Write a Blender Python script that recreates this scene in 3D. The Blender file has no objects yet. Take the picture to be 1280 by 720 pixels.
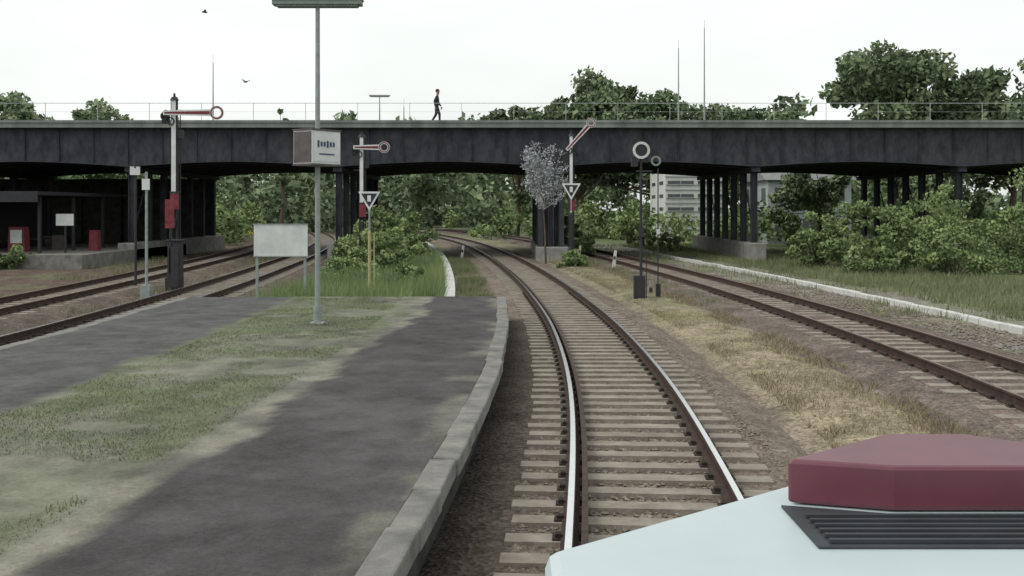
import bpy, math, random, bmesh
import numpy as np
from mathutils import Vector, Matrix
random.seed(4); R=np.random.default_rng(4)
sc=bpy.context.scene
# ------------------------------------------------------------------ helpers
def link(o): sc.collection.objects.link(o); return o
def mesh_obj(name,verts,faces,mats,idx=None,parent=None,smooth=False,loc=None,cols=None,ftint=None):
    me=bpy.data.meshes.new(name)
    if isinstance(verts,np.ndarray): verts=verts.tolist()
    if isinstance(faces,np.ndarray): faces=faces.tolist()
    me.from_pydata(verts,[],faces)
    if not isinstance(mats,(list,tuple)): mats=[mats]
    for m in mats: me.materials.append(m)
    if idx is not None: me.polygons.foreach_set('material_index',np.asarray(idx,dtype=np.int32))
    if smooth: me.polygons.foreach_set('use_smooth',np.ones(len(me.polygons),dtype=bool))
    if cols is not None:
        a=me.color_attributes.new('cover','FLOAT_COLOR','POINT')
        c=np.ones((len(me.vertices),4),dtype=np.float32); c[:,:3]=cols
        a.data.foreach_set('color',c.ravel())
    if ftint is not None:
        a=me.attributes.new('tint','FLOAT','FACE'); a.data.foreach_set('value',np.asarray(ftint,dtype=np.float32))
    me.update()
    o=link(bpy.data.objects.new(name,me))
    if loc is not None: o.location=loc
    if parent: o.parent=parent
    return o
def empty(name,loc=(0,0,0),rz=0):
    e=link(bpy.data.objects.new(name,None)); e.location=loc; e.rotation_euler=(0,0,rz); e.empty_display_size=.3; return e
class MB:
    """mesh builder, accumulates shaped parts"""
    def __init__(s): s.v=[];s.f=[];s.i=[]
    def box(s,c,d,m=0,rot=None,taper=1.0):
        n=len(s.v); hx,hy,hz=d[0]/2,d[1]/2,d[2]/2
        for z,t in ((-hz,1),(hz,taper)):
            for x,y in ((-hx,-hy),(hx,-hy),(hx,hy),(-hx,hy)):
                p=Vector((x*t,y*t,z))
                if rot is not None: p=rot@p
                s.v.append((p.x+c[0],p.y+c[1],p.z+c[2]))
        for q in ((0,3,2,1),(4,5,6,7),(0,1,5,4),(1,2,6,5),(2,3,7,6),(3,0,4,7)):
            s.f.append(tuple(n+k for k in q)); s.i.append(m)
        return s
    def tube(s,a,b,r0,r1=None,m=0,seg=10,caps=True):
        if r1 is None: r1=r0
        a=Vector(a);b=Vector(b);d=(b-a).normalized()
        u=d.orthogonal().normalized(); w=d.cross(u); n=len(s.v)
        for p,r in ((a,r0),(b,r1)):
            for k in range(seg):
                t=2*math.pi*k/seg; q=p+u*(r*math.cos(t))+w*(r*math.sin(t)); s.v.append(tuple(q))
        for k in range(seg):
            k2=(k+1)%seg; s.f.append((n+k,n+k2,n+seg+k2,n+seg+k)); s.i.append(m)
        if caps:
            s.f.append(tuple(n+k for k in reversed(range(seg)))); s.i.append(m)
            s.f.append(tuple(n+seg+k for k in range(seg))); s.i.append(m)
        return s
    def path(s,pts,rs,m=0,seg=8):
        for k in range(len(pts)-1): s.tube(pts[k],pts[k+1],rs[k],rs[k+1],m,seg)
        return s
    def prism(s,poly,z0,z1,m=0,mt=None):
        n=len(s.v);k=len(poly)
        for z in (z0,z1):
            for x,y in poly: s.v.append((x,y,z))
        for i in range(k):
            j=(i+1)%k; s.f.append((n+i,n+j,n+k+j,n+k+i)); s.i.append(m)
        s.f.append(tuple(n+i for i in reversed(range(k)))); s.i.append(m)
        s.f.append(tuple(n+k+i for i in range(k))); s.i.append(m if mt is None else mt)
        return s
    def plate(s,poly,y0,y1,m=0):
        n=len(s.v);k=len(poly)
        for y in (y0,y1):
            for x,z in poly: s.v.append((x,y,z))
        for i in range(k):
            j=(i+1)%k; s.f.append((n+i,n+k+i,n+k+j,n+j)); s.i.append(m)
        s.f.append(tuple(n+i for i in range(k))); s.i.append(m)
        s.f.append(tuple(n+k+i for i in reversed(range(k)))); s.i.append(m)
        return s
    def ring(s,c,ro,ri,t,m=0,seg=20):
        n=len(s.v)
        for y in (-t/2,t/2):
            for r in (ro,ri):
                for k in range(seg):
                    a=2*math.pi*k/seg; s.v.append((c[0]+r*math.cos(a),c[1]+y,c[2]+r*math.sin(a)))
        for k in range(seg):
            j=(k+1)%seg; A,B,C,D=n,n+seg,n+2*seg,n+3*seg
            for q in ((A+k,A+j,B+j,B+k),(C+k,D+k,D+j,C+j),(A+k,C+k,C+j,A+j),(B+k,B+j,D+j,D+k)):
                s.f.append(q); s.i.append(m)
        return s
    def disc(s,c,r,t,m=0,seg=20):
        return s.tube((c[0],c[1]-t/2,c[2]),(c[0],c[1]+t/2,c[2]),r,r,m,seg)
    def obj(s,name,mats,parent=None,loc=None,bevel=0,smooth=False):
        o=mesh_obj(name,s.v,s.f,mats,s.i,parent,smooth,loc)
        if bevel:
            b=o.modifiers.new('b','BEVEL'); b.width=bevel; b.segments=2; b.limit_method='ANGLE'
        return o
# ------------------------------------------------------------------ materials
def mat(name,col,rough=.8,metal=0,var=.25,scale=6,bump=.0,bscale=40,col2=None,spec=.3,streak=False):
    m=bpy.data.materials.new(name); m.use_nodes=True; nt=m.node_tree; b=nt.nodes['Principled BSDF']
    b.inputs['Roughness'].default_value=rough; b.inputs['Metallic'].default_value=metal
    b.inputs['Specular IOR Level'].default_value=spec
    tc=nt.nodes.new('ShaderNodeTexCoord'); no=nt.nodes.new('ShaderNodeTexNoise')
    no.inputs['Scale'].default_value=scale; no.inputs['Detail'].default_value=5; no.inputs['Roughness'].default_value=.65
    if streak:
        mp=nt.nodes.new('ShaderNodeMapping'); mp.inputs['Scale'].default_value=(1,1,.12 if streak is True else streak)
        nt.links.new(tc.outputs['Object'],mp.inputs[0]); nt.links.new(mp.outputs[0],no.inputs['Vector'])
    else: nt.links.new(tc.outputs['Object'],no.inputs['Vector'])
    rp=nt.nodes.new('ShaderNodeValToRGB'); rp.color_ramp.elements[0].position=.32; rp.color_ramp.elements[1].position=.68
    c=np.array(col)
    lo=c*(1-var); hi=np.minimum(c*(1+var),.95) if col2 is None else np.array(col2)
    if col2 is not None: lo=c
    rp.color_ramp.elements[0].color=(*lo,1); rp.color_ramp.elements[1].color=(*hi,1)
    nt.links.new(no.outputs['Fac'],rp.inputs[0]); nt.links.new(rp.outputs[0],b.inputs['Base Color'])
    if bump:
        n2=nt.nodes.new('ShaderNodeTexNoise'); n2.inputs['Scale'].default_value=bscale; n2.inputs['Detail'].default_value=3
        nt.links.new(tc.outputs['Object'],n2.inputs['Vector'])
        bp=nt.nodes.new('ShaderNodeBump'); bp.inputs['Strength'].default_value=bump; bp.inputs['Distance'].default_value=.02
        nt.links.new(n2.outputs['Fac'],bp.inputs['Height']); nt.links.new(bp.outputs[0],b.inputs['Normal'])
    return m
def cover_mat(name,fine=22,bump=.6,contrast=.5,dist=.04):
    m=bpy.data.materials.new(name); m.use_nodes=True; nt=m.node_tree; b=nt.nodes['Principled BSDF']; L=nt.links.new
    b.inputs['Roughness'].default_value=.95; b.inputs['Specular IOR Level'].default_value=.12
    at=nt.nodes.new('ShaderNodeAttribute'); at.attribute_name='cover'
    tc=nt.nodes.new('ShaderNodeTexCoord')
    vo=nt.nodes.new('ShaderNodeTexVoronoi'); vo.inputs['Scale'].default_value=fine; L(tc.outputs['Object'],vo.inputs['Vector'])
    bw=nt.nodes.new('ShaderNodeRGBToBW'); L(vo.outputs['Color'],bw.inputs[0])
    mr=nt.nodes.new('ShaderNodeMapRange'); mr.inputs[3].default_value=1-contrast; mr.inputs[4].default_value=1+contrast; L(bw.outputs[0],mr.inputs[0])
    no=nt.nodes.new('ShaderNodeTexNoise'); no.inputs['Scale'].default_value=1.7; no.inputs['Detail'].default_value=6; no.inputs['Roughness'].default_value=.7
    L(tc.outputs['Object'],no.inputs['Vector'])
    m2=nt.nodes.new('ShaderNodeMapRange'); m2.inputs[1].default_value=.3; m2.inputs[2].default_value=.7; m2.inputs[3].default_value=.62; m2.inputs[4].default_value=1.38; L(no.outputs['Fac'],m2.inputs[0])
    mu=nt.nodes.new('ShaderNodeMath'); mu.operation='MULTIPLY'; L(mr.outputs[0],mu.inputs[0]); L(m2.outputs[0],mu.inputs[1])
    vm=nt.nodes.new('ShaderNodeVectorMath'); vm.operation='SCALE'; L(at.outputs['Color'],vm.inputs[0]); L(mu.outputs[0],vm.inputs['Scale'])
    L(vm.outputs[0],b.inputs['Base Color'])
    bp=nt.nodes.new('ShaderNodeBump'); bp.inputs['Strength'].default_value=bump; bp.inputs['Distance'].default_value=dist
    L(vo.outputs['Distance'],bp.inputs['Height']); L(bp.outputs[0],b.inputs['Normal'])
    return m
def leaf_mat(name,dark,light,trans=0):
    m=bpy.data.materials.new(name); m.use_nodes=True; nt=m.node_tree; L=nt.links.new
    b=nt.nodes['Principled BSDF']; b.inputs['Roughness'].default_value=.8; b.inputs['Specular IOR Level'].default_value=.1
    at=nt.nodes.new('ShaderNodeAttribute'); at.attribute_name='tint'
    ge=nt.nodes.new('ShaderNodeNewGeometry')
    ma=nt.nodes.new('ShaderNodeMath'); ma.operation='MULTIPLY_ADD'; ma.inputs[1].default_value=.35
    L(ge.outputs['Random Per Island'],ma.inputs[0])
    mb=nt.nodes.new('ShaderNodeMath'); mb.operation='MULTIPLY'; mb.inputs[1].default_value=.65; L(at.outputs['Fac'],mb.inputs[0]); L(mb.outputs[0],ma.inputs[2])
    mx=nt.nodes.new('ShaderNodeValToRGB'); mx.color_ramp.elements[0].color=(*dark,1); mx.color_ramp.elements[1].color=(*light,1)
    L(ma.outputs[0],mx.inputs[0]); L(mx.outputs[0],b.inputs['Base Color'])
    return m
M_sleeper=mat('sleeper_wood',(.18,.155,.13),.9,0,col2=(.33,.295,.25),scale=3,bump=.4)
M_rust=mat('rail_rust',(.030,.020,.018),.8,0,col2=(.075,.047,.038),scale=8)
M_railtop=mat('rail_polished',(.8,.82,.83),.22,1,var=.05)
M_railold=mat('rail_dull',(.13,.085,.07),.6,.2,col2=(.25,.18,.155),scale=2)
M_plate=mat('baseplate_iron',(.03,.024,.02),.8)
M_stone=mat('ballast_stone',(.12,.10,.085),.95,0,col2=(.30,.26,.215),scale=9)
M_conc=mat('concrete',(.17,.165,.155),.9,0,col2=(.33,.32,.30),scale=2.2,bump=.4)
M_kerb=mat('kerb_concrete',(.12,.118,.112),.9,0,col2=(.26,.25,.23),scale=2.6,bump=.5)
M_concw=mat('concrete_pale',(.45,.45,.43),.9,0,col2=(.62,.62,.6),scale=3,bump=.3)
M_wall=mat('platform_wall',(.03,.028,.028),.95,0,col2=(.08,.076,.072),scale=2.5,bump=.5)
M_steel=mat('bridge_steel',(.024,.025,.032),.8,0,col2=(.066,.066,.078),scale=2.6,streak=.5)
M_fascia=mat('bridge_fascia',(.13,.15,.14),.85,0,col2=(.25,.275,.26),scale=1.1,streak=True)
M_rail=mat('handrail_paint',(.42,.45,.44),.6)
M_white=mat('white_paint',(.62,.64,.65),.5,0,var=.12,scale=3)
M_wdirty=mat('white_board',(.46,.49,.48),.6,0,col2=(.68,.70,.69),scale=1.5)
M_red=mat('red_paint',(.17,.035,.045),.6,0,var=.35)
M_dark=mat('dark_paint',(.032,.032,.037),.6)
M_grey=mat('galvanised',(.27,.30,.29),.5,.2,var=.18)
M_lampg=mat('lamp_grey_green',(.20,.24,.21),.6,0,var=.15)
M_yel=mat('yellow_paint',(.38,.36,.19),.7)
M_ylw=mat('yellow_cabinet',(.62,.50,.08),.6)
M_brn=mat('brown_box',(.10,.085,.085),.6)
M_hood=mat('train_paint',(.47,.545,.565),.4,0,var=.06,scale=1.6,spec=.4)
M_hred=mat('train_red',(.13,.035,.055),.4,0,var=.15,scale=4,spec=.6)
M_hdk=mat('housing_shadow',(.045,.05,.055),.6,0,var=.2,scale=5)  # dark tone standing in for the red housing's shade on the hood
M_ink=mat('sign_ink',(.05,.07,.14),.6)
M_bark=mat('bark',(.07,.055,.04),.95,0,col2=(.14,.115,.09),scale=5,bump=.5)
M_pbark=mat('pale_bark',(.22,.22,.22),.9,0,col2=(.38,.38,.38),scale=6)
M_render=mat('house_render',(.50,.52,.49),.9,0,col2=(.66,.68,.65),scale=.8,streak=True)
M_render2=mat('house_grey',(.33,.37,.37),.9,0,col2=(.43,.47,.46),scale=.8)
M_roof=mat('roof_tiles',(.18,.185,.185),.9,0,col2=(.26,.26,.26),scale=2)
M_glass=mat('window_glass',(.10,.11,.115),.25,0,spec=.5)
L_oak=leaf_mat('leaves_oak',(.060,.090,.052),(.215,.275,.150))
L_far=leaf_mat('leaves_far',(.095,.135,.080),(.30,.375,.215))  # distance haze put into these leaf colours, lifted and slightly bluish
L_bush=leaf_mat('leaves_bush',(.080,.125,.055),(.30,.375,.170))
L_pale=leaf_mat('leaves_pale',(.26,.285,.30),(.58,.61,.63))
L_grass=leaf_mat('grass_green',(.10,.12,.06),(.25,.27,.15))
L_dry=leaf_mat('grass_dry',(.15,.125,.08),(.33,.28,.185))
G_cover=cover_mat('ground_cover'); P_cover=cover_mat('platform_cover',fine=45,bump=.25,contrast=.16,dist=.01)
# ------------------------------------------------------------------ alignment
_ky=np.array([-30,-10,0,8.3,14.4,21.5,32,48,68,91,110,130,160,220.])
_kx=np.array([-5.5,-1.1,.42,1.22,1.58,1.66,1.30,.22,-1.7,-5.0,-9.0,-14.2,-24,-48.])
_km=np.gradient(_kx,_ky)
def cx(y):
    y=np.clip(np.asarray(y,float),_ky[0],_ky[-1]); i=np.clip(np.searchsorted(_ky,y)-1,0,len(_ky)-2)
    h=_ky[i+1]-_ky[i]; t=(y-_ky[i])/h
    return (2*t**3-3*t**2+1)*_kx[i]+(t**3-2*t**2+t)*h*_km[i]+(-2*t**3+3*t**2)*_kx[i+1]+(t**3-t**2)*h*_km[i+1]
def sl(y): return (cx(np.asarray(y)+.25)-cx(np.asarray(y)-.25))/.5
def PT(y,u):
    s=float(sl(y)); n=1/math.sqrt(1+s*s); return float(cx(y))+u*n, y-u*s*n
def U(x,y): 
    s=sl(y); return (x-cx(y))/np.sqrt(1+s*s)
def vnoise(x,y,sc_,seed=0):
    x=np.asarray(x)/sc_+100.3+seed*17.1; y=np.asarray(y)/sc_+100.7+seed*9.7
    xi=np.floor(x).astype(np.int64); yi=np.floor(y).astype(np.int64); fx=x-xi; fy=y-yi
    fx=fx*fx*(3-2*fx); fy=fy*fy*(3-2*fy)
    def h(a,b):
        v=np.sin(a*127.1+b*311.7+seed*74.7)*43758.5453; return v-np.floor(v)
    return (h(xi,yi)*(1-fx)+h(xi+1,yi)*fx)*(1-fy)+(h(xi,yi+1)*(1-fx)+h(xi+1,yi+1)*fx)*fy
def fbm(x,y,s,seed=0): return (vnoise(x,y,s,seed)+.5*vnoise(x,y,s/2.1,seed+1)+.25*vnoise(x,y,s/4.3,seed+2))/1.75
def sstep(a,b,x): t=np.clip((x-a)/(b-a),0,1); return t*t*(3-2*t)
# ------------------------------------------------------------------ ground sheet
xs=np.concatenate([[-2500,-900,-400,-200,-120,-80,-60,-48],np.arange(-40,30,.28),[34,42,60,90,140,250,500,1000,2500]])
ys=np.concatenate([[-800,-200,-60,-25,-12],np.arange(-6,40,.25),np.arange(40,120,.6),[125,135,150,180,220,300,500,1000,3000]])
X,Y=np.meshgrid(xs,ys); X=X.ravel();Y=Y.ravel(); u=U(X,Y)+(fbm(X,Y,2.2,5)-.5)*.7
def C(*a): return np.array(a)
gravel=C(.20,.165,.135); dirt=C(.15,.12,.095); tan=C(.28,.24,.165); green=C(.13,.16,.08); gdark=C(.15,.13,.125); brown=C(.125,.092,.078); lg=C(.225,.21,.185)
col=np.tile(green,(len(X),1)).astype(float)
def put(mask,c):
    global col; col=col*(1-mask[:,None])+c*mask[:,None]
band=lambda a,b,e=.25: sstep(a-e,a+e,u)*(1-sstep(b-e,b+e,u))
n1=fbm(X,Y,3,1); n2=fbm(X,Y,6,7); n3=fbm(X,Y,1.8,19)
put(band(-26,-8.2,.6),brown*.95); put(band(-22,-8)*sstep(.55,.65,n1)*.5,green)
put(band(-60,-22,2)*.7,dirt*.7)
put(band(-8.5,-3.4,.3)*sstep(.6,.7,n2)*.5,dirt)
put(band(-3.2,-1.9),dirt*.8); put(band(-3.2,-1.7)*sstep(26,36,Y)*sstep(.35,.6,n1)*.8,C(.18,.20,.11))
put(band(-2.1,2.3),gravel)
put(band(2.15,4.3,.3),tan); put(band(2.2,4.4)*sstep(24,34,Y)*.75,C(.20,.195,.13)); put(band(2.2,4.4)*sstep(.6,.68,n1)*.6,C(.2,.2,.1))
put(band(4.3,12.5,.4),lg); put(band(4.2,9,.4)*sstep(.44,.56,n2),gdark)
put(band(4.0,9.5,.4)*sstep(.44,.54,n1)*(1-sstep(26,36,Y)),brown)
put(band(4.0,12.5,.4)*sstep(.60,.68,n3)*(1-sstep(34,46,Y))*.8,C(.26,.25,.245))
put(band(8.2,13)*sstep(.42,.6,n1)*.65,C(.2,.215,.14))
far=sstep(75,100,Y); put(band(-4,14)*far*.4,green)
Z=-.33+(fbm(X,Y,1.1,3)-.5)*.10*(np.abs(u)>2.2)-.02*(np.abs(u)<2)
Z[(Y>118)|(Y<-6)|(X>30)|(X<-40)]=-.33
Z+=.13*band(2.3,4.0,.5)
nx,ny=len(xs),len(ys)
ii=np.arange((ny-1)*(nx-1)); r=ii//(nx-1); c_=ii%(nx-1); a=r*nx+c_
mesh_obj('ground',np.stack([X,Y,Z],1),np.stack([a,a+1,a+nx+1,a+nx],1),G_cover,smooth=True,cols=col)
# ------------------------------------------------------------------ tracks
def ribbon(prof,y0,y1,step,idx,off=0):
    yy=np.arange(y0,y1+step,step); V=[];F=[];I=[]
    k=len(prof)
    for y in yy:
        for (pu,pz) in prof:
            x,y2=PT(y,pu+off); V.append((x,y2,pz))
    for s in range(len(yy)-1):
        for j in range(k-1):
            a=s*k+j; F.append((a,a+1,a+k+1,a+k)); I.append(idx[j] if idx else 0)
    return V,F,I
def railprof(g):
    return [(g-.075,-.172),(g-.075,-.158),(g-.012,-.14),(g-.012,-.045),(g-.036,-.035),(g-.036,-.006),(g-.028,0),(g+.028,0),(g+.036,-.006),(g+.036,-.035),(g+.012,-.045),(g+.012,-.14),(g+.075,-.158),(g+.075,-.172)]
ri=[0,0,0,0,0,0,1,0,0,0,0,0,0]
def track(off,y0,y1,top,ball=None,pitch=.6,sink=0.):
    e=empty('railway_track',(0,0,0))
    yy=np.arange(y0,y1,.7); b=[(-2.25,-.40),(-1.75,-.235),(-1.3,-.205),(-.75,-.215),(0,-.225),(.75,-.215),(1.3,-.205),(1.75,-.235),(2.25,-.40)]
    V=[];F=[];dk=[]
    for y in yy:
        for pu,pz in b:
            jit=random.uniform(-.01,.01)+sink*(.4+1.2*random.random()); x,y2=PT(y,pu+off+random.uniform(-.03,.03)); V.append((x,y2,pz+jit)); dk.append(.30 if (off==0 and pu<-1.5 and y<26) else .62 if (off==0 and pu<-1.2 and y<26) else 1)  # kerb overhang shadow and dark oil put into the ballast colour
    k=len(b)
    for s in range(len(yy)-1):
        for j in range(k-1): a=s*k+j; F.append((a,a+1,a+k+1,a+k))
    V=np.array(V); cc=np.tile(ball,(len(V),1)).astype(float)
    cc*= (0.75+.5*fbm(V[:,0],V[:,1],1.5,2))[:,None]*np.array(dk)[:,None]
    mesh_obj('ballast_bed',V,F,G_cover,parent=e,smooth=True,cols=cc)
    sb=MB(); pb=MB(); y=y0
    while y<y1:
        x,y2=PT(y,off); an=-math.atan(float(sl(y)))+random.uniform(-.014,.014)
        rt=Matrix.Rotation(an,3,'Z')
        sb.box((x,y2,-.172-.075+random.uniform(-.006,.002)),(2.6+random.uniform(-.05,.05),.25*(pitch/.6)**.5+random.uniform(-.015,.015),.15),rot=rt)
        if y<34:
            for g in (-.75,.75):
                q=rt@Vector((g,0,0)); pb.box((x+q.x,y2+q.y,-.166),(.30,.15,.012),rot=rt)
                for sgn in (-1,1):
                    q=rt@Vector((g+sgn*.1,0,0)); pb.box((x+q.x,y2+q.y,-.145),(.05,.08,.035),rot=rt)
        y+=pitch
    sb.obj('sleepers',M_sleeper,e)
    if pb.v: pb.obj('base_plates',M_plate,e)
    for nm,g in (('rail_left',-.7525),('rail_right',.7525)):
        V,F,I=ribbon(railprof(g),y0,y1,.6,ri,off=off)
        mesh_obj(nm,V,F,[M_rust,top],I,parent=e)
    if off==0:
        V,F,I=ribbon([(-.655,-.17),(-.655,-.03),(-.60,-.03),(-.60,-.17)],y0,62,.6,None,off=off)
        mesh_obj('guard_rail',V,F,[M_rust],I,parent=e)
    return e
bmain=np.array((.18,.15,.122))
track(0,-6,150,M_railtop,bmain,.5)
track(6.2,-6,135,M_railold,np.array((.15,.122,.105)),sink=.035)
track(-11.3,-6,120,M_railtop,np.array((.12,.098,.082)))
track(-15.6,-6,120,M_railold,np.array((.12,.098,.082)),sink=.03)
def stones(name,n,ufn,y0,y1,smin,smax,zf,m,pw=1.6):
    t=R.random(n)**pw; yy=y0+(y1-y0)*t; uu=ufn(n); s=sl(yy); nn=1/np.sqrt(1+s*s)
    x=cx(yy)+uu*nn; y=yy-uu*s*nn; z=zf(uu)
    oc=np.array([(1,0,0),(0,1,0),(-1,0,0),(0,-1,0),(0,0,1),(0,0,-1)],float)
    V=oc[None]*(.6+.8*R.random((n,6,1))); sz=R.uniform(smin,smax,(n,1,3))*np.array([1,1,.7]); V=V*sz
    an=R.random(n)*6.28; ca,sa=np.cos(an)[:,None],np.sin(an)[:,None]
    vx=V[:,:,0]*ca-V[:,:,1]*sa; vy=V[:,:,0]*sa+V[:,:,1]*ca
    V=np.stack([vx+x[:,None],vy+y[:,None],V[:,:,2]+z[:,None]],2).reshape(-1,3)
    f=np.array([(0,1,4),(1,2,4),(2,3,4),(3,0,4),(1,0,5),(2,1,5),(3,2,5),(0,3,5)])
    F=(f[None]+6*np.arange(n)[:,None,None]).reshape(-1,3)
    return mesh_obj(name,V,F,m)
def zbed(u): a=np.abs(u); return np.where(a<1.5,-.21,np.where(a<2.2,-.21-(a-1.5)*.24,-.33))
stones('ballast_stones',24000,lambda n:R.uniform(-1.25,2.2,n),3,34,.014,.034,zbed,M_stone)
stones('loose_gravel',12000,lambda n:R.uniform(4.2,10,n),8,40,.02,.065,lambda u:np.full_like(u,-.31)+np.where(np.abs(u-6.2)<1.6,.1,0),M_stone,1.2)
tr=empty('cable_trough')
tb=MB(); y=27.5
while y<85:
    x,y2=PT(y,-3.25); tb.box((x,y2,-.22+random.uniform(-.01,.01)),(.34,.97,.26),rot=Matrix.Rotation(-math.atan(float(sl(y)))+random.uniform(-.01,.01),3,'Z')); y+=1
tb.obj('trough_lids',M_concw,tr,bevel=.01)
tr=empty('low_kerb'); tb=MB(); y=14
while y<70:
    x,y2=PT(y,10.3); tb.box((x,y2,-.27+random.uniform(-.02,.01)),(.22,.97,.2),rot=Matrix.Rotation(-math.atan(float(sl(y)))+random.uniform(-.02,.02),3,'Z')); y+=1
tb.obj('kerb_blocks',M_concw,tr,bevel=.02)
# ------------------------------------------------------------------ platform
PE=26.0; HP=.38
pl=empty('platform')
us=np.concatenate([np.arange(-9.6,-2.0,.12),[-1.97]]); yy=np.arange(-6,PE+.01,.15)
UU,YY=np.meshgrid(us,yy); s=sl(YY); nn=1/np.sqrt(1+s*s)
PX=(cx(YY)+UU*nn).ravel(); PY=(YY-UU*s*nn).ravel(); UU=UU.ravel(); YYr=YY.ravel()
w=UU+(fbm(PX,PY,1.3,11)-.5)*.5+(fbm(PX,PY,.35,12)-.5)*.26
bd=-3.95+.45*sstep(12,25,YYr)
asph=C(.076,.071,.073); pale=C(.205,.20,.165); gr=C(.135,.15,.095); asph2=C(.088,.086,.088)
pc=np.tile(asph,(len(PX),1)).astype(float)
def pput(m,c):
    global pc; pc=pc*(1-m[:,None])+c*m[:,None]
pput((1-sstep(bd-.05,bd+.06,w))*(.45+.55*sstep(.35,.5,fbm(PX,PY,.9,71))),pale)
pn=fbm(PX,PY,.9,21)
g=(1-sstep(bd-.65,bd-.15,w)); pput(g*(.55+.45*sstep(.34,.55,pn)),gr)
pput(g*sstep(.64,.72,fbm(PX,PY,1.4,31))*.7,pale*.9)
pput(g*sstep(.60,.70,fbm(PX,PY,.8,33))*.45,asph*1.2)
pput((1-sstep(-7.15,-6.85,w)),asph2*1.1)
ke=sstep(-2.30,-2.05,w+(fbm(PX,PY,.5,44)-.5)*.5)
pput(ke*sstep(.42,.56,fbm(PX,PY,.8,41))*.85,pale*.9)
pput(sstep(.62,.72,fbm(PX,PY,2.0,51))*(w>bd)*.4,asph*1.4)
pput(sstep(.60,.75,fbm(PX,PY,3.1,53))*(w>bd)*.35,asph*.7)
pzz=HP+(fbm(PX,PY,.8,61)-.5)*.03*g
nx=len(us); ny=len(yy); ii=np.arange((ny-1)*(nx-1)); a=(ii//(nx-1))*nx+ii%(nx-1)
mesh_obj('platform_surface',np.stack([PX,PY,pzz],1),np.stack([a,a+1,a+nx+1,a+nx],1),P_cover,parent=pl,smooth=True,cols=pc)
V=[];F=[]
for y in np.arange(-6,PE+.01,.5):
    for (pu,pz) in ((-9.55,-.45),(-9.55,HP-.03),(-1.95,HP-.14),(-1.92,-.45)):
        x,y2=PT(min(y,PE-.02),pu); V.append((x,y2,pz))
n=len(V)//4
for s_ in range(n-1):
    for j in (0,1,2): a=s_*4+j; F.append((a,a+1,a+5,a+4))
F.append(tuple((n-1)*4+j for j in range(4)))
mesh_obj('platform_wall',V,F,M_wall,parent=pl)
kb=MB(); y=-5.5
while y<PE-.4:
    for pu,sg in ((-1.86,1),(-9.7,-1)):
        x,y2=PT(y,pu+random.uniform(-.018,.018)); kb.box((x,y2,HP-.075+random.uniform(-.010,.010)),(.24,.975,.17),rot=Matrix.Rotation(-math.atan(float(sl(y)))+random.uniform(-.012,.012),3,'Z'))
    y+=.99
kb.obj('kerb_stones',M_kerb,pl,bevel=.02)
rb=[PT(PE,-9.5),PT(PE,-1.95),PT(PE+4.5,-2.6),PT(PE+4.5,-9.0)]
V=[(rb[0][0],rb[0][1],HP-.02),(rb[1][0],rb[1][1],HP-.02),(rb[2][0],rb[2][1],-.36),(rb[3][0],rb[3][1],-.36),(rb[1][0],rb[1][1],-.4),(rb[0][0],rb[0][1],-.4)]
mesh_obj('platform_end_ramp',V,[(0,1,2,3),(1,4,2),(0,3,5)],G_cover,parent=pl,cols=np.tile(C(.13,.14,.085),(6,1)))
# ------------------------------------------------------------------ grass / leaves
def blades(name,x,y,z,h,wd,m,tint=None,lean=.5):
    n=len(x); an=R.random(n)*6.28; dx=np.cos(an)*wd/2; dy=np.sin(an)*wd/2
    la=R.random(n)*6.28; lx=np.cos(la)*h*lean*R.random(n); ly=np.sin(la)*h*lean*R.random(n)
    V=np.stack([np.stack([x-dx,y-dy,z],1),np.stack([x+dx,y+dy,z],1),np.stack([x+lx,y+ly,z+h],1)],1).reshape(-1,3)
    F=np.arange(3*n).reshape(-1,3)
    return mesh_obj(name,V,F,m,ftint=R.random(n) if tint is None else tint)
def scat(n,u0,u1,y0,y1,pw=1.,thr=None,seed=0,ns=1.0):
    y=y0+(y1-y0)*R.random(n)**pw; uu=R.uniform(u0,u1,n); s=sl(y); nn=1/np.sqrt(1+s*s); x=cx(y)+uu*nn; y=y-uu*s*nn
    if thr is not None:
        k=fbm(x,y,ns,seed)>thr; x,y,uu=x[k],y[k],uu[k]
    return x,y,uu
x,y,uu=scat(60000,-6.9,-4.3,3.5,PE,1.3,.40,21,.9)
blades('platform_grass',x,y,np.full(len(x),HP-.005),R.uniform(.012,.045,len(x)),R.uniform(.006,.014,len(x)),L_grass,tint=vnoise(x,y,.7,3),lean=1.2)
x,y,uu=scat(42000,2.3,4.3,8,60,1.4,.42,8,1.0)
blades('dry_grass',x,y,np.full(len(x),-.25),R.uniform(.04,.15,len(x)),R.uniform(.008,.02,len(x)),L_dry,lean=1.2)
x,y,uu=scat(55000,-8.2,-3.5,27,60,1.2,.42,9,2.0)
blades('tall_grass',x,y,np.full(len(x),-.33),R.uniform(.15,.65,len(x))*(1+.8*fbm(x,y,3,4)),R.uniform(.015,.035,len(x)),L_bush,tint=vnoise(x,y,.8,5),lean=.6)
x,y,uu=scat(14000,-2.9,-1.8,28,60,1.2,.42,13,1.2)
blades('trackside_grass',x,y,np.full(len(x),-.33),R.uniform(.06,.28,len(x)),R.uniform(.012,.025,len(x)),L_grass,tint=vnoise(x,y,.8,5),lean=.8)
x,y,uu=scat(9000,4.2,5,30,70,1,.5,14,1.5); x2,y2,_=scat(14000,8.1,12.5,26,80,1,.56,15,1.5); x3,y3,_=scat(50000,11.8,20,22,80,1,.3,16,2.5)
x=np.concatenate([x,x2,x3]);y=np.concatenate([y,y2,y3])
blades('verge_grass',x,y,np.full(len(x),-.33),R.uniform(.06,.34,len(x)),R.uniform(.015,.04,len(x)),L_grass,tint=vnoise(x,y,1.1,6),lean=.7)
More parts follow.
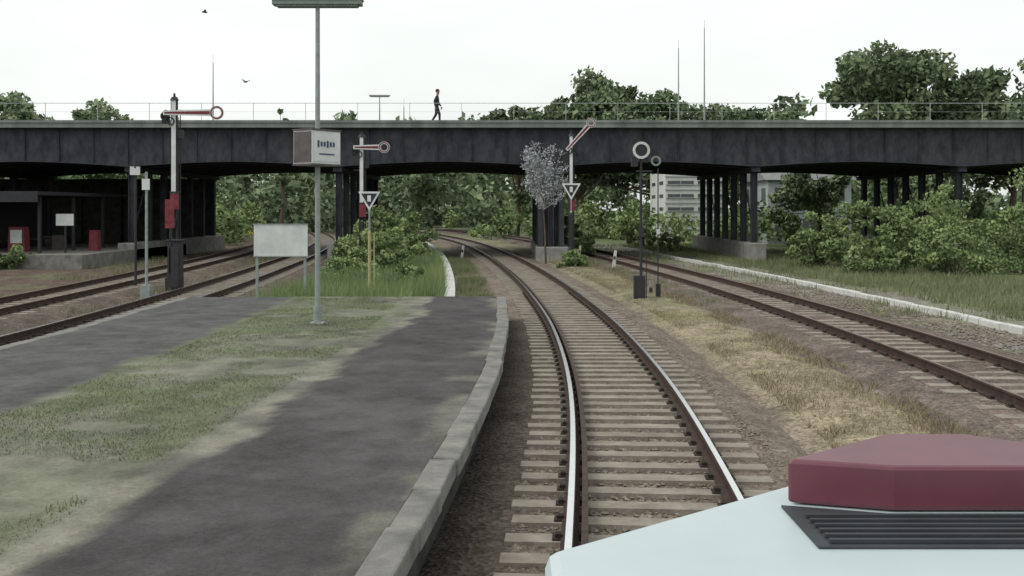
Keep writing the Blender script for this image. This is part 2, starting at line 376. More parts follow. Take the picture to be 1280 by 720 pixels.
x,y,uu=scat(22000,-20,-8.6,27,70,1,.57,17,2.0); k=(np.abs(uu+11.3)>1.3)&(np.abs(uu+15.6)>1.3); x,y=x[k],y[k]
blades('weeds',x,y,np.full(len(x),-.33),R.uniform(.08,.35,len(x)),R.uniform(.015,.03,len(x)),L_grass,lean=.7)
def leaves(cl,per,size,flat=.75):
    n=len(cl); N=n*per; cl=np.repeat(cl,per,0)
    d=R.normal(size=(N,3)); d/=np.linalg.norm(d,axis=1)[:,None]; rr=R.random(N)**.45
    p=cl[:,:3]+d*(rr*cl[:,3])[:,None]*np.array([1,1,flat])
    a=R.normal(size=(N,3)); a/=np.linalg.norm(a,axis=1)[:,None]; b=np.cross(a,R.normal(size=(N,3))); b/=np.linalg.norm(b,axis=1)[:,None]
    s=size*R.uniform(.55,1.3,N)[:,None]; a*=s; b*=s*.55
    V=np.stack([p-a,p-b,p+a,p+b],1).reshape(-1,3); F=np.arange(4*N).reshape(-1,4)
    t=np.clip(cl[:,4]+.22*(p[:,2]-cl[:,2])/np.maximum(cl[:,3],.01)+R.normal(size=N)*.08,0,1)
    return V,F,t
def tree(name,x,y,h,rc,leafm,seed=1,nc=60,per=150,size=.28,bark=None,base=.3,tr_r=None):
    rs=np.random.default_rng(seed); e=empty(name,(x,y,-.35)); bark=bark or M_bark
    tr_r=tr_r or h*.022; b=MB(); pts=[(0,0,0)]; N=6
    for k in range(1,N+1): pts.append((rs.normal()*h*.006*k,rs.normal()*h*.006*k,h*.82*k/N))
    b.path(pts,[tr_r*(1-.85*k/N) for k in range(N+1)],seg=8)
    zc=h*(base+1)/2; rz=h*(1-base)/2; cl=[]
    lobes=[(rs.uniform(-.55,.55)*rc,rs.uniform(-.55,.55)*rc,zc+rs.uniform(-.6,.55)*rz,rs.uniform(.4,.62)) for _ in range(8)]
    lobes.append((0,0,zc+.35*rz,.6))
    for k in range(nc):
        L=lobes[rs.integers(len(lobes))]; d=rs.normal(size=3); d/=np.linalg.norm(d); q=rs.random()**.4
        cx_=L[0]+d[0]*q*L[3]*rc; cy_=L[1]+d[1]*q*L[3]*rc; cz_=min(L[2]+d[2]*q*L[3]*rz,h*.96)
        cl.append((cx_,cy_,cz_,rc*rs.uniform(.12,.25),rs.uniform(.1,.9)))
        if k%4==0:
            z0=h*rs.uniform(base*.7,.7); j=min(int(z0/(h*.82)*N),N-1); t=z0/(h*.82)*N-j
            s0=Vector(pts[j]).lerp(Vector(pts[j+1]),t); e0=Vector((cx_,cy_,cz_)); mid=s0.lerp(e0,.5)+Vector((0,0,-.04*h))
            b.path([tuple(s0),tuple(mid),tuple(e0)],[tr_r*.4,tr_r*.24,tr_r*.08],seg=6)
    b.obj('trunk',bark,e)
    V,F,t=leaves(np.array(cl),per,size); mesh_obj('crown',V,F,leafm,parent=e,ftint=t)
    return e
tree('deciduous_tree',7.0,108,17.2,8.6,L_oak,11,140,150,.34)
tree('deciduous_tree',14.5,104,15.0,6.8,L_oak,12,95,140,.32)
tree('deciduous_tree',0.5,112,15.2,5.6,L_oak,13,75,140,.32)
tree('deciduous_tree',34.5,92,18.0,8.0,L_oak,14,130,150,.30)
tree('deciduous_tree',43,88,16.0,7.5,L_oak,15,90,140,.32)
tree('deciduous_tree',25.5,112,14.6,7,L_oak,16,85,140,.32)
tree('deciduous_tree',-40,98,13.0,5.5,L_far,17,60,130,.32)
tree('deciduous_tree',-52,104,15.0,6.5,L_far,27,60,130,.32)
tree('deciduous_tree',-32.5,82,11.6,3.2,L_far,37,50,130,.24)
tree('deciduous_tree',24,80,7.0,4,L_far,19,60,140,.22,base=.05)
tree('deciduous_tree',32,79,7.4,4,L_far,29,60,140,.22,base=.05)
tree('poplar_tree',-22.5,100,13.0,1.2,L_far,20,40,110,.26)
e=empty('silvery_tree',(1.55,54.4,-.35)); b=MB(); cl=[]; rs=np.random.default_rng(5)
b.path([(0.25,0,0),(.2,0,1.6),(.1,0,3.3)],[.06,.05,.035],m=1)
for k in range(46):
    a=rs.uniform(0,6.28); sp=rs.uniform(.2,1.0); h=rs.uniform(4.2,6.6)-.9*sp*rs.random(); r_=1.35*sp; m_=(.1+math.cos(a)*r_*.5,math.sin(a)*r_*.4,3.0+(h-3.3)*.65); t_=(.1+math.cos(a)*r_,math.sin(a)*r_*.8,h)
    b.path([(.1,0,2.9),m_,t_],[.024,.016,.006],seg=5)
    for q in (.3,.5,.7,.9,1.0):
        p_=Vector(m_).lerp(Vector(t_),(q-.3)/.7); cl.append((p_.x,p_.y,p_.z,.25,rs.random()))
b.obj('trunk_and_twigs',[M_pbark,M_bark],e); V,F,t=leaves(np.array(cl),17,.065); mesh_obj('crown',V,F,L_pale,parent=e,ftint=t)
cl=[]
for k in range(820):
    x=R.uniform(-130,120); y=R.uniform(120,178); hmax=9.5+4*vnoise(x,y*0.3,14,2)+(2.0 if x>-20 else -1.8)
    if -75<x<-38: hmax-=3.0
    z=R.random()**.8*hmax
    if abs(U(x,y))<3.5 and y<150: continue
    cl.append((x,y,z,R.uniform(1.6,3.4),np.clip(vnoise(x,y,9,8)*.9+R.normal()*.16,0,1)))
for k in range(190):
    x=R.uniform(-45,12); y=R.uniform(182,205); cl.append((x,y,R.random()*11,R.uniform(2.2,3.8),np.clip(vnoise(x,y,9,8)+R.normal()*.15,0,1)))
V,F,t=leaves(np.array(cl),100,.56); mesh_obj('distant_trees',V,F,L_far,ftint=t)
cl=[]
for k in range(620):
    x=R.uniform(-60,50); y=R.uniform(80,118); uu=float(U(x,y))
    if -18<uu<13.5 and not (8.6<uu<10.5 or -8.5<uu<-3.5 or 2.8<uu<3.8): continue
    hm=1.2+3.2*vnoise(x,y,7,3); hm=min(hm,1.9) if -9<uu<9.5 else hm
    cl.append((x,y,R.random()*hm,R.uniform(.7,1.2) if -9<uu<9.5 else R.uniform(.8,1.8),np.clip(vnoise(x,y,5,9)+R.normal()*.15,0,1)))
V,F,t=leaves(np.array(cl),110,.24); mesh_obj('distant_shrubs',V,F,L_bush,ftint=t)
def bush(name,x,y,w,h,seed,m=L_bush,n=26,per=150,size=.09):
    rs=np.random.default_rng(seed); e=empty(name,(x,y,-.33)); b=MB(); cl=[]
    for k in range(n):
        a=rs.random()*6.28; r=rs.random()**.6*w*.5; z=h*rs.uniform(.12,1.05)*(1-.5*(r/(w*.5))**2)
        q=(r*math.cos(a),r*math.sin(a),z); cl.append((*q,w*rs.uniform(.08,.19),rs.uniform(.0,1)))
        if k%2==0: b.path([(q[0]*.15,q[1]*.15,0),(q[0]*.6,q[1]*.6,z*.6),q],[.03,.02,.008],seg=5)
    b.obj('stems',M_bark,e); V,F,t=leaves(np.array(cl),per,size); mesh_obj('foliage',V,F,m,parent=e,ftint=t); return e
for k,(x,y,w,h) in enumerate([(15.2,51,2.6,2.6),(17.4,50,3.4,3.9),(20.5,50,4,3.7),(16.4,46,2.6,1.6),(19.5,45,3.5,2.3),(23.5,47,4,4.2),(27,49,4.5,4.8),(22,54,4,4.6),
        (-4.4,41,2.2,1.7),(-5.6,44,2.6,2.2),(-6.9,48,2.8,2.2),(-3.9,36,1.8,1.1),(-6.0,37,2.0,1.2),(-5.2,52,2.5,2.6),(-7.2,56,3,3.0),(4.4,62,1.4,1.5),(3.9,70,1.8,2.2),(3.4,80,2.4,3.0),(3.0,50,1.3,.8),(-28,46,3.4,1.8),(-24.5,50,2,1.4),(9.6,84,1.8,2.6),(10.2,78,1.8,2.2),(10.8,70,1.6,1.4)]):
    bush('shrub',x,y,w,h,100+k,n=30 if w>2.5 else 22,per=160,size=.10 if y>40 else .07)
# ------------------------------------------------------------------ bridge
br=empty('road_bridge')
D0,D1=57.0,75.0; TOP=7.42
b=MB(); b.box((0,(D0+D1)/2,TOP-.14),(170,D1-D0,.28),0); b.box((0,D0+.06,TOP+.06),(170,.24,.14),0); b.box((0,D1-.1,TOP+.06),(170,.24,.14),0)
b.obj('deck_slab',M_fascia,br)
piers=[-56.5,-44.9,-33.3,-21.5,-9.8,2.2,13.7,25.3,36.9,48.5,60]
def zb(x):
    d=min(abs(x-p) for p in piers)/5.8; return 5.30-.28*(1-min(d,1))**1.6
gx=np.arange(-84,84.1,.5)
gb=MB()
for gy,th in [(D0+.55+i*2.4,.14) for i in range(0,8)]:
    for lo,hi,hw in ((0,TOP-.29,th/2),(-.05,-.003,.22)):
        V0=len(gb.v)
        for x in gx:
            z=zb(x); zt=hi if lo==0 else z+hi
            for q in ((gy-hw,zt),(gy-hw,z+lo),(gy+hw,z+lo),(gy+hw,zt)): gb.v.append((x,q[0],q[1]))
        for k in range(len(gx)-1):
            for j in range(4):
                a=V0+k*4+j; a2=V0+k*4+(j+1)%4; gb.f.append((a,a2,a2+4,a+4)); gb.i.append(0)
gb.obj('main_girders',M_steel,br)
st=MB()
for x in np.arange(-83.3,83,1.93):
    z=zb(x); st.box((x,D0+.43,(TOP-.3+z)/2),(.03,.09,TOP-.3-z-.02))
for x in np.arange(-83.8,83,2.32): st.box((x,(D0+D1)/2,TOP-.6),(.12,D1-D0-1.4,.5))
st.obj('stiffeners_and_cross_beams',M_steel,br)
for p in piers:
    pb=MB(); base=MB()
    for k in range(7):
        y=D0+1.0+k*2.6
        pb.box((p,y,2.7),(.34,.06,4.6)); pb.box((p-.15,y,2.7),(.035,.34,4.6)); pb.box((p+.15,y,2.7),(.035,.34,4.6))
    pb.box((p,(D0+D1)/2,4.83),(.5,D1-D0-1,.26))
    if p==2.2:
        for dx in (-.6,.6):
            for k in range(7): pb.box((p+dx,D0+.9+k*2.6,2.6),(.28,.3,4.5))
        pb.box((p,(D0+D1)/2+.3,2.55),(1.05,D1-D0-2.2,3.9)); pb.box((p,(D0+D1)/2,4.75),(1.9,D1-D0-.6,.3))
        base.box((p+.1,(D0+D1)/2,.0),(1.9,D1-D0+.4,.95))
    else:
        for k in range(0,6,2): pb.tube((p,D0+1.1+k*2.6,1.2),(p,D0+3.5+k*2.6,4.6),.035,m=0,seg=5)
        base.box((p,(D0+D1)/2,.05),(1.0,D1-D0-.2,1.3))
    pb.obj('pier_columns',M_steel,br); base.obj('pier_base',M_conc,br,bevel=.04)
rb=MB()
for yy_ in (D0+.06,D1-.1):
    for x in np.arange(-84,84,2.9): rb.box((x,yy_,TOP+.60),(.025,.025,.95))
    rb.box((0,yy_,TOP+1.08),(169,.028,.028)); rb.box((0,yy_,TOP+.6),(169,.01,.01))
rb.obj('railing',M_rail,br)
e=empty('retaining_wall',(-46,75.6,-.35)); b=MB(); b.box((0,0,2.5),(48,.6,5.0),0); b.box((0,-.35,5.05),(48.2,1.1,.2),0)
for k in range(17): b.box((-23.5+k*2.9,-.45,2.3),(.5,.35,4.6),0)
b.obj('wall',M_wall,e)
e=empty('platform_shelter',(-25.5,53,-.35)); b=MB(); b.box((0,5,.35),(9,16,.7),0)
b.box((-1.2,5,3.75),(6.2,14,.18),1); b.box((-4.1,5,2.2),(.15,13,3.0),1); b.box((-1.2,-2.05,3.5),(6.2,.08,.4),1)
for k in range(4):
    b.box((1.6,-1.2+k*4,2.2),(.14,.14,3.0),1); b.box((-3,0+k*3,1.15),(.5,1.6,.08),2); b.box((-3,0+k*3,.92),(.4,.1,.42),1)
b.box((-.6,1.2,1.35),(.9,.6,1.3),3,taper=.9); b.box((-.6,.89,1.5),(.6,.03,.7),4); b.box((.4,3.8,1.1),(.6,.6,.8),2,taper=.9)
b.box((2.6,-.5,1.7),(.08,.08,2.0),1); b.box((2.6,-.56,2.4),(.9,.04,.6),4); b.box((2.9,2.5,1.25),(.5,.5,1.1),3,taper=.85)
b.obj('canopy_and_platform',[M_kerb,M_dark,M_brn,M_red,M_wdirty],e)
# ------------------------------------------------------------------ signals and posts
def semaphore(x,y,h,ang,name='semaphore_signal',armlen=1.55,white0=.5,mirror=1):
    e=empty(name,(x,y,-.33)); H=h+.33
    b=MB()
    for dx in (-.09,.09): b.box((dx,0,H*.5),(.045,.12,H),0)
    z=.4
    while z<H-.3:
        b.tube((-.09,0,z),(.09,0,z+.3),.012,seg=5); b.tube((.09,0,z),(-.09,0,z+.3),.012,seg=5); z+=.3
    b.box((0,0,.25),(.5,.5,.5),0)
    b.obj('mast',M_dark,e)
    w=MB(); w.box((0,-.09,H*.5+H*white0*.5),(.15,.03,H*(1-white0)),0); w.obj('mast_sign',M_white,e)
    cap=MB(); cap.tube((0,0,H),(0,0,H+.12),.16,.10); cap.tube((0,0,H+.12),(0,0,H+.26),.05,.03); cap.obj('mast_cap',M_dark,e)
    zz,an=H-.45,ang
    a=MB(); ca,sa=math.cos(an),math.sin(an)
    def T(px,pz): return (mirror*(px*ca-pz*sa),zz+px*sa+pz*ca)
    a.plate([T(-.35,-.08),T(armlen-.2,-.12),T(armlen-.2,.12),T(-.35,.08)],-.17,-.15,0)
    a.plate([T(-.30,-.03),T(armlen-.25,-.06),T(armlen-.25,.06),T(-.30,.03)],-.178,-.172,1)
    q=T(armlen,0); a.ring((q[0],-.16,q[1]),.25,.15,.03,0); a.ring((q[0],-.175,q[1]),.23,.18,.01,1)
    q=T(-.28,-.12); a.ring((q[0],-.14,q[1]),.17,.12,.05,2,14)
    q=T(-.1,-.3); a.ring((q[0],-.14,q[1]),.15,.11,.05,2,14)
    a.obj('signal_arm',[M_white,M_red,M_dark],e)
    l=MB(); l.box((-.32*mirror,.05,zz-.2),(.22,.25,.34)); l.tube((-.32*mirror,.05,zz-.03),(-.32*mirror,.05,zz+.12),.08,.05)
    l.box((.2,.05,zz-.75),(.2,.2,.3)); l.box((-.2,.0,zz-1.0),(.3,.06,.05)); l.obj('signal_lamp',M_dark,e)
    r=MB(); r.tube((.16,-.02,.5),(.16,-.02,H-.6),.012,seg=5); r.box((.06,-.16,H*.47),(.28,.14,.56),1); r.box((.06,-.14,H*.47+.33),(.34,.2,.05),0); r.box((-.02,-.14,H*.36),(.2,.1,.3),0); r.obj('drive_rod_and_box',[M_dark,M_red],e)
    ld=MB()
    for dx in (-.14,.14): ld.box((dx,.22,H*.5),(.03,.03,H-.6))
    for k in range(int((H-1)/.35)): ld.box((0,.22,.5+k*.35),(.28,.02,.02))
    ld.obj('ladder',M_dark,e)
    return e
semaphore(-12.0,36.4,6.45,0.0)
semaphore(-6.6,45,5.75,0.0,armlen=1.0)
semaphore(3.0,52,6.3,math.radians(48),armlen=1.5)
e=empty('signal_drive_cabinet',(-11.7,35.6,-.33)); b=MB(); b.box((0,0,.9),(.46,.4,1.8),0,taper=.92); b.box((0,0,1.83),(.5,.45,.06),0); b.box((-.12,-.235,2.75),(.32,.05,1.0),1); b.box((-.12,-.2,1.9),(.06,.05,2.4),0); b.box((0,-.215,.9),(.36,.02,1.4),0); b.tube((.1,-.24,1.0),(.1,-.27,1.0),.03); b.obj('cabinet_body',[M_dark,M_red],e,bevel=.01)
def tri_sign(x,y,zc,s,post,name='speed_sign',yel=True):
    e=empty(name,(x,y,-.33)); zc+=.33; b=MB()
    b.tube((0,.03,0),(0,.03,zc*.72),.045,m=0); b.tube((0,.03,zc*.72),(0,.03,zc+s*.3),.028,m=1)
    if yel:
        b.tube((.14,.03,0),(.14,.03,zc*.70),.02,m=0)
        for k in range(6): b.box((.07,.03,.4+k*.32),(.16,.02,.03),0)
    b.obj('post',[post,M_grey],e)
    t=MB(); h=s*.87
    t.plate([(-s/2,zc+h/2),(0,zc-h/2),(s/2,zc+h/2)],-.03,-.01,0)
    t.plate([(-s*.36,zc+h*.40),(0,zc-h*.30),(s*.36,zc+h*.40)],-.037,-.033,1)
    t.plate([(-s*.08,zc+h*.30),(-s*.08,zc-h*.02),(s*.08,zc-h*.02),(s*.08,zc+h*.30)],-.044,-.04,0)
    t.obj('triangle_plate',[M_white,M_dark],e); return e
tri_sign(-4.25,30.5,2.82,.66,M_yel)
tri_sign(2.92,50.5,3.45,.95,M_dark,yel=False)
e=empty('distant_signal',(4.03,32,-.33)); b=MB()
b.tube((0,0,0),(0,0,4.85),.05,.04,0); b.box((-.05,0,.42),(.34,.32,.84),0); b.box((-.05,-.18,.45),(.28,.02,.6),0); b.box((.1,.0,4.1),(.5,.05,.05),0)
b.tube((.17,0,0),(.17,0,3.9),.015,m=0,seg=6); b.box((.0,-.08,2.2),(.16,.06,.3),0); b.obj('mast',M_dark,e)
b=MB(); b.ring((0,-.1,4.75),.27,.19,.03,0); b.disc((0,-.085,4.75),.21,.01,2); b.ring((.46,-.05,4.42),.16,.10,.04,3); b.obj('round_disc',[M_wdirty,M_white,M_dark,M_lampg],e)
b=MB(); b.box((-.2,.02,4.40),(.2,.22,.3)); b.tube((-.2,.02,4.55),(-.2,.02,4.67),.07,.04); b.box((.14,.05,4.5),(.16,.2,.24)); b.obj('signal_lamp',M_dark,e)
e=empty('trackside_post',(4.62,32.4,-.33)); b=MB(); b.tube((0,0,0),(0,0,4.2),.02,m=0); b.box((0,-.04,.3),(.14,.1,.5),0); b.box((0,-.03,2.2),(.10,.03,.16),1); b.obj('post',[M_dark,M_white],e)
e=empty('platform_lamp',(-3.72,19.6,HP)); b=MB()
b.tube((0,0,0),(0,0,6.1),.055,.042,0,12); b.tube((0,0,0),(0,0,.35),.08,.08,0,12); b.box((0,0,.02),(.26,.26,.04),0)
b.obj('lamp_post',M_grey,e)
b=MB(); b.box((0,0,6.14),(1.7,.26,.09),0); b.box((0,0,6.08),(1.55,.2,.04),1); b.box((0,0,6.20),(1.74,.30,.03),0); b.obj('lamp_housing',[M_lampg,M_lampg],e,bevel=.01)
rz=math.radians(55); rt=Matrix.Rotation(rz,3,'Z')
b=MB()
def sb(c,d,m): 
    q=rt@Vector(c); b.box((q.x-.01,q.y,c[2]),d,m,rot=rt)
sb((.0,.0,3.37),(.74,.50,.62),0); sb((.0,0,3.70),(.77,.53,.035),1); sb((.0,0,3.04),(.77,.53,.035),1)
sb((.0,-.256,3.37),(.66,.008,.54),0)
for k in range(6): sb((-.22+k*.08,-.264,3.43),(.045,.008,.09 if k%3 else .13),2)
sb((.0,-.264,3.24),(.4,.008,.025),2)
sb((-.376,.0,3.37),(.012,.46,.58),1)
b.obj('station_sign_box',[M_white,M_brn,M_ink],e)
e=empty('white_board_sign',(-6.55,29,-.33)); b=MB()
for dx in (-.68,.68): b.box((dx,.04,1.25),(.07,.06,2.5),1)
b.box((0,0,2.03),(1.52,.03,.88),0); b.box((0,.03,1.7),(1.4,.04,.05),1); b.box((0,.03,2.35),(1.4,.04,.05),1)
for z in (1.575,2.485): b.box((0,-.005,z),(1.56,.05,.03),1)
b.obj('board',[M_wdirty,M_grey],e)
e=empty('signal_post',(-11.6,32.5,-.33)); b=MB(); b.tube((0,0,0),(0,0,4.1),.05,.04); b.box((0,-.06,3.7),(.24,.03,.35),1); b.box((0,0,.25),(.3,.3,.5),0); b.obj('post',[M_grey,M_white],e)
e=empty('signal_post',(-13.6,37,-.33)); b=MB(); b.tube((0,0,0),(0,0,4.4),.05,.04); b.box((0,-.06,4.3),(.36,.03,.3),1); b.tube((0,0,4.4),(0,0,4.7),.09,.05); b.obj('post',[M_dark,M_white],e)
for (x,y,h,c) in ((4.9,49,.75,M_concw),(3.75,57,.7,M_yel),(4.6,34,.3,M_conc),(-2.9,60,.6,M_concw)):
    e=empty('marker_post',(x,y,-.33)); b=MB(); b.box((0,0,h/2+.1),(.16,.12,h+.2),0,rot=Matrix.Rotation(.12,3,'Y'),taper=.8); b.box((0,-.075,h*.8),(.1,.01,.14),1); b.obj('stone',[c,M_dark],e)
def mast(name,x,y,z0,z1,arm=0):
    e=empty(name,(x,y,z0)); b=MB(); H=z1-z0; b.tube((0,0,0),(0,0,H),.07,.03,seg=8); b.box((0,0,.05),(.3,.3,.1))
    if arm: b.box((0,0,H),(arm,.25,.09)); b.box((0,0,H-.08),(arm*.9,.18,.05))
    else: b.tube((0,0,H),(0,0,H+.6),.012,seg=5)
    b.obj('pole',M_grey,e)
mast('street_lamp',-9.5,73.5,TOP,10.75,1.5); mast('flag_pole',12.0,73.8,TOP,14.2); mast('flag_pole',13.9,74,TOP,15.7); mast('flag_pole',-21.6,74,TOP,13.2); mast('flag_pole',-7.8,73.9,TOP,10.0)
# ------------------------------------------------------------------ buildings
def house(name,x0,x1,y0,y1,h,m,roofh,rows,cols_,flat=False,ww=.5):
    e=empty(name,((x0+x1)/2,(y0+y1)/2,-.35)); W=x1-x0; D=y1-y0
    b=MB(); b.box((0,0,h/2),(W,D,h)); b.obj('walls',m,e)
    r=MB()
    if flat: r.box((0,0,h+.12),(W+.5,D+.5,.24))
    else:
        for sx in (-1,1):
            for q in ((-D/2-.4,h),(D/2+.4,h),(0,h+roofh)): r.v.append((sx*(W/2+.35),q[0],q[1]))
        r.f+= [(0,2,1),(3,4,5),(0,3,5,2),(1,2,5,4),(0,1,4,3)]; r.i+=[0]*5
    r.obj('roof',M_roof,e)
    w=MB(); f=MB()
    for i in range(rows):
        for j in range(cols_):
            cxw=-W/2+W*(j+.5)/cols_; cz=h*(i+.55)/rows; wh=h/rows*(.42 if not flat else .25)
            w.box((cxw,-D/2-.01,cz),(W/cols_*ww,.06,wh)); f.box((cxw,-D/2-.05,cz-wh/2-.04),(W/cols_*(ww+.1),.14,.07)); f.box((cxw,-D/2-.045,cz),(.06,.04,wh))
            w.box((-W/2-.01,-D/2+D*(j+.5)/cols_,cz),(.06,D/cols_*.45,wh))
    for i in range(1,rows): f.box((0,-D/2-.03,h*i/rows),(W+.1,.08,.10))
    w.obj('windows',M_glass,e); f.obj('sills_and_bands',M_render2,e)
    return e
house('white_building',13.5,18.8,90,100,7.0,M_render,0,6,2,True,.86)
house('grey_house',21.5,28.5,86,95,5.4,M_render2,2.0,2,3)
e=empty('yellow_utility_cabinet',(-31,120,-.33)); b=MB(); b.box((0,0,.9),(1.7,.8,1.8),0); b.box((0,0,1.85),(1.9,1,.1),1); b.box((0,-.41,.9),(.04,.02,1.5),1); b.box((-.1,-.42,1),(.05,.05,.25),1); b.obj('cabinet',[M_ylw,M_dark],e,bevel=.03)
# ------------------------------------------------------------------ train nose (camera rides on its left side)
e=empty('train',(0,0,0))
b=MB(); b.prism([(.07,-2.0),(2.2,-2.0),(2.2,2.2),(1.55,2.74),(1.28,2.93),(.99,2.93),(.72,2.73),(.07,2.2)],.95,1.84,0); b.obj('hood',M_hood,e,bevel=.03)
b=MB(); b.prism([(-.35,-2.2),(2.6,-2.2),(2.6,2.4),(1.9,3.05),(.4,3.05),(-.35,2.4)],.62,.93,0); b.obj('frame',M_dark,e,bevel=.03)
b=MB(); b.prism([(.68,2.535),(.92,2.465),(1.36,2.465),(1.58,2.535),(1.25,2.83),(1.03,2.83)],1.843,1.952,0); b.obj('red_housing',M_hred,e,bevel=.01)
b=MB(); b.prism([(.66,2.20),(1.60,2.20),(1.60,2.50),(1.38,2.44),(.90,2.44),(.66,2.51)],1.838,1.846,0)  # shade of the red housing laid on the hood as a dark slatted plate
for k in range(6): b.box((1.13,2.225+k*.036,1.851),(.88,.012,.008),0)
b.obj('housing_shadow_plate',M_hdk,e)
b=MB()
for dx in (.25,2.0): b.tube((dx,2.9,.78),(dx,3.35,.78),.09,m=0); b.tube((dx,3.35,.78),(dx,3.39,.78),.22,m=0)
for yy_ in (-1.2,1.3):
    xc=float(cx(yy_))
    for sx in (-.7,.7): b.tube((xc+sx-.06,yy_,.46),(xc+sx+.06,yy_,.46),.46,m=0,seg=24)
    b.tube((xc-.7,yy_,.46),(xc+.7,yy_,.46),.07,m=0)
b.obj('buffers_and_wheels',M_dark,e)
# ------------------------------------------------------------------ pedestrian
def pedestrian(x,y,z,H=1.84):
    e=empty('pedestrian',(x,y,z)); s=H/1.8
    J=dict(pel=(0,0,.95,.155),wa=(.01,0,1.10,.15),ch=(.03,0,1.30,.175),nk=(.04,0,1.47,.065),hd=(.06,0,1.56,.075),h2=(.07,0,1.66,.10),h3=(.06,0,1.76,.07),
      hl=(0,-.10,.90,.11),kl=(.16,-.10,.52,.078),al=(.17,-.10,.10,.055),fl=(.32,-.11,.045,.042),
      hr=(0,.10,.90,.11),kr=(-.03,.10,.50,.078),ar=(-.25,.10,.15,.055),fr=(-.15,.11,.04,.042),
      sl=(.03,-.19,1.40,.08),el=(-.10,-.25,1.14,.06),wl=(-.05,-.25,.90,.038),sr=(.03,.19,1.40,.08),er=(.08,.25,1.13,.06),wr=(.22,.25,.93,.038))
    names=list(J); E=[('pel','wa'),('wa','ch'),('ch','nk'),('nk','hd'),('hd','h2'),('h2','h3'),('pel','hl'),('hl','kl'),('kl','al'),('al','fl'),('pel','hr'),('hr','kr'),('kr','ar'),('ar','fr'),('ch','sl'),('sl','el'),('el','wl'),('ch','sr'),('sr','er'),('er','wr')]
    V=[tuple(c*s for c in J[n][:3]) for n in names]; Rr=[J[n][3]*s for n in names]; E=[(names.index(a),names.index(b_)) for a,b_ in E]
    m=bpy.data.materials.new('clothes'); m.use_nodes=True; nt=m.node_tree; tc=nt.nodes.new('ShaderNodeTexCoord'); sp=nt.nodes.new('ShaderNodeSeparateXYZ'); nt.links.new(tc.outputs['Object'],sp.inputs[0])
    rp=nt.nodes.new('ShaderNodeValToRGB'); rp.color_ramp.interpolation='CONSTANT'; mm=nt.nodes.new('ShaderNodeMath'); mm.operation='DIVIDE'; mm.inputs[1].default_value=2*s; nt.links.new(sp.outputs[2],mm.inputs[0]); nt.links.new(mm.outputs[0],rp.inputs[0])
    cr=rp.color_ramp; cr.elements[0].color=(.012,.012,.012,1); cr.elements[1].position=.055; cr.elements[1].color=(.022,.026,.04,1)
    for p_,c in ((.475,(.03,.035,.045)),(.735,(.35,.21,.15))): q=cr.elements.new(p_); q.color=(*c,1)
    nt.links.new(rp.outputs[0],nt.nodes['Principled BSDF'].inputs['Base Color']); nt.nodes['Principled BSDF'].inputs['Roughness'].default_value=.85
    skin=mat('skin',(.35,.21,.15),.6,var=.05); hair=mat('hair',(.02,.015,.012),.8)
    me=bpy.data.meshes.new('body'); me.from_pydata(V,E,[]); me.materials.append(m); o=link(bpy.data.objects.new('body',me)); o.parent=e
    def skinify(o,R_):
        bpy.context.view_layer.objects.active=o; o.modifiers.new('s','SKIN')
        if not o.data.skin_vertices: 
            bpy.ops.object.select_all(action='DESELECT'); o.select_set(True); bpy.ops.mesh.customdata_skin_add()
        for i,r_ in enumerate(R_): o.data.skin_vertices[0].data[i].radius=(r_,r_)
        o.data.skin_vertices[0].data[0].use_root=True
        ss=o.modifiers.new('ss','SUBSURF'); ss.levels=2; ss.render_levels=2
    skinify(o,Rr)
    for side,wn in (('left','wl'),('right','wr')):
        wx,wy,wz,_=J[wn]; V_=[(wx,wy,wz),(wx+.01,wy,wz-.075)]; E_=[(0,1)]; R_=[.027,.030]
        for k in range(4):
            o_=(k-1.5)*.02; L_=(.07,.08,.075,.06)[k]; n=len(V_)
            V_+=[(wx+.015+o_,wy,wz-.10),(wx+.02+o_,wy,wz-.10-L_*.5),(wx+.012+o_,wy-.012,wz-.10-L_)]; E_+=[(1,n),(n,n+1),(n+1,n+2)]; R_+=[.010,.009,.007]
        n=len(V_); V_+=[(wx+.045,wy,wz-.05),(wx+.06,wy,wz-.09)]; E_+=[(0,n),(n,n+1)]; R_+=[.011,.009]
        me=bpy.data.meshes.new('hand_'+side); me.from_pydata([tuple(c*s for c in v) for v in V_],E_,[]); me.materials.append(skin); h=link(bpy.data.objects.new('hand_'+side,me)); h.parent=e; skinify(h,[r_*s for r_ in R_])
    b=MB(); hx,hz=.06*s,1.70*s
    me=bpy.data.meshes.new('hair'); bm=bmesh.new(); bmesh.ops.create_uvsphere(bm,u_segments=14,v_segments=10,radius=.112*s)
    for v in bm.verts: v.co.x-=.012; v.co.z+=.02; v.co.z=max(v.co.z,-.03 if v.co.x<0 else .03)
    bm.to_mesh(me); bm.free(); me.materials.append(hair); h=link(bpy.data.objects.new('hair',me)); h.parent=e; h.location=(hx,0,hz)
    b.tube((.155*s,0,1.665*s),(.19*s,0,1.645*s),.014,.010,0,6)
    b.box((.155*s,0,1.605*s),(.015,.045,.01),1)
    for q in (-1,1): b.box((.15*s,q*.033,1.69*s),(.02,.022,.012),1); b.tube((.06*s,q*.098*s,1.67*s),(.06*s,q*.112*s,1.67*s),.026,.02,0,8)
    b.obj('face_features',[skin,hair],e)
pedestrian(-4.28,58.1,TOP+.02,1.95)
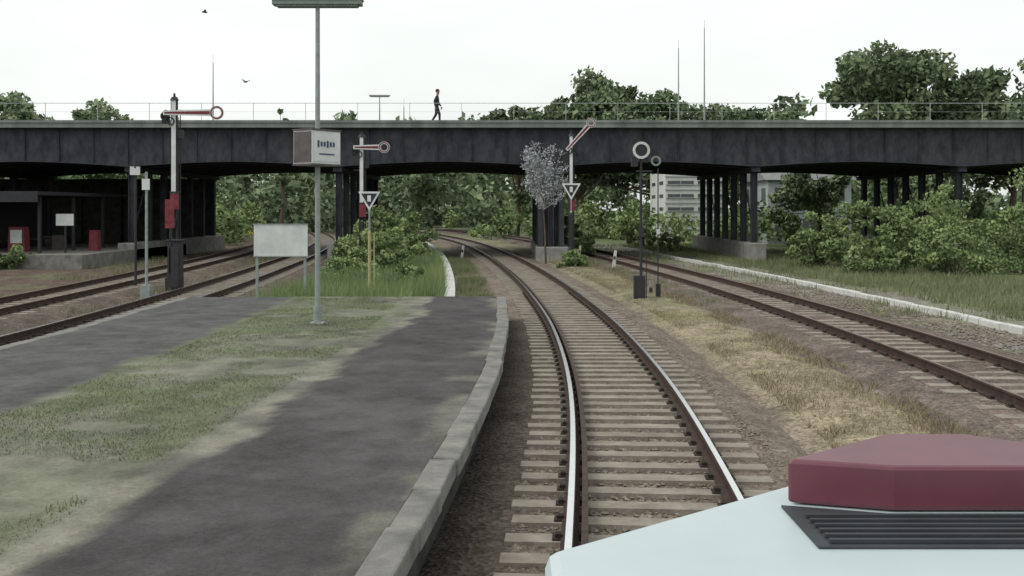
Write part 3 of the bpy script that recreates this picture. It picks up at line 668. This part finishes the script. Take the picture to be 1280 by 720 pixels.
for (x,z,a) in ((-15.0,12.2,.5),(-13.0,8.8,-.6)):
    e=empty('bird',(x,50,z),a); b=MB(); b.path([(-.16,0,0),(-.06,0,.01),(.06,0,.01),(.14,0,.02)],[.01,.04,.045,.015],seg=8)
    for q in (-1,1):
        n=len(b.v); b.v+=[(.05,q*.03,.02),(-.06,q*.03,.02),(-.07,q*.2,.10),(.02,q*.2,.11),(-.06,q*.36,.05)]; b.f+=[(n,n+1,n+2,n+3),(n+3,n+2,n+4)]; b.i+=[0,0]
    b.obj('body_and_wings',M_dark,e)
# ------------------------------------------------------------------ light
w=bpy.data.worlds.new('World'); sc.world=w; w.use_nodes=True; nt=w.node_tree; bg=nt.nodes['Background']
sk=nt.nodes.new('ShaderNodeTexSky'); sk.sky_type='NISHITA'; sk.sun_disc=False; sk.sun_elevation=math.radians(48); sk.sun_rotation=math.radians(250); sk.dust_density=3; sk.air_density=1
hs=nt.nodes.new('ShaderNodeHueSaturation'); hs.inputs['Saturation'].default_value=.22; hs.inputs['Value'].default_value=1.3
tc=nt.nodes.new('ShaderNodeTexCoord'); no=nt.nodes.new('ShaderNodeTexNoise'); no.inputs['Scale'].default_value=2.2; no.inputs['Detail'].default_value=5
mp=nt.nodes.new('ShaderNodeMapping'); mp.inputs['Scale'].default_value=(1,1,3)
mx=nt.nodes.new('ShaderNodeMixRGB'); mx.blend_type='MIX'; mx.inputs[2].default_value=(8.0,8.35,8.05,1)
mr=nt.nodes.new('ShaderNodeMapRange'); mr.inputs[1].default_value=.3; mr.inputs[2].default_value=.7; mr.inputs[3].default_value=.5; mr.inputs[4].default_value=.95
L=nt.links.new; L(tc.outputs['Generated'],mp.inputs[0]); L(mp.outputs[0],no.inputs['Vector']); L(no.outputs['Fac'],mr.inputs[0]); L(mr.outputs[0],mx.inputs[0])
L(sk.outputs[0],hs.inputs['Color']); L(hs.outputs[0],mx.inputs[1]); L(mx.outputs[0],bg.inputs['Color']); bg.inputs['Strength'].default_value=.135
sd=bpy.data.lights.new('sun','SUN'); sd.energy=1.1; sd.angle=math.radians(25); sd.color=(1,.95,.86); so=link(bpy.data.objects.new('sun',sd))
az=math.radians(250); el=math.radians(48); d=Vector((math.sin(az)*math.cos(el),math.cos(az)*math.cos(el),math.sin(el))); so.rotation_euler=d.to_track_quat('Z','Y').to_euler()
sc.view_settings.view_transform='Standard'; sc.view_settings.look='None'; sc.view_settings.exposure=0
cam=bpy.data.cameras.new('camera'); cam.lens=36; cam.sensor_width=36; cam.shift_y=-98/1280; cam.clip_start=.05; cam.clip_end=6000
co=link(bpy.data.objects.new('camera',cam)); co.location=(0,0,2.57); co.rotation_euler=(math.radians(90),0,0); sc.camera=co
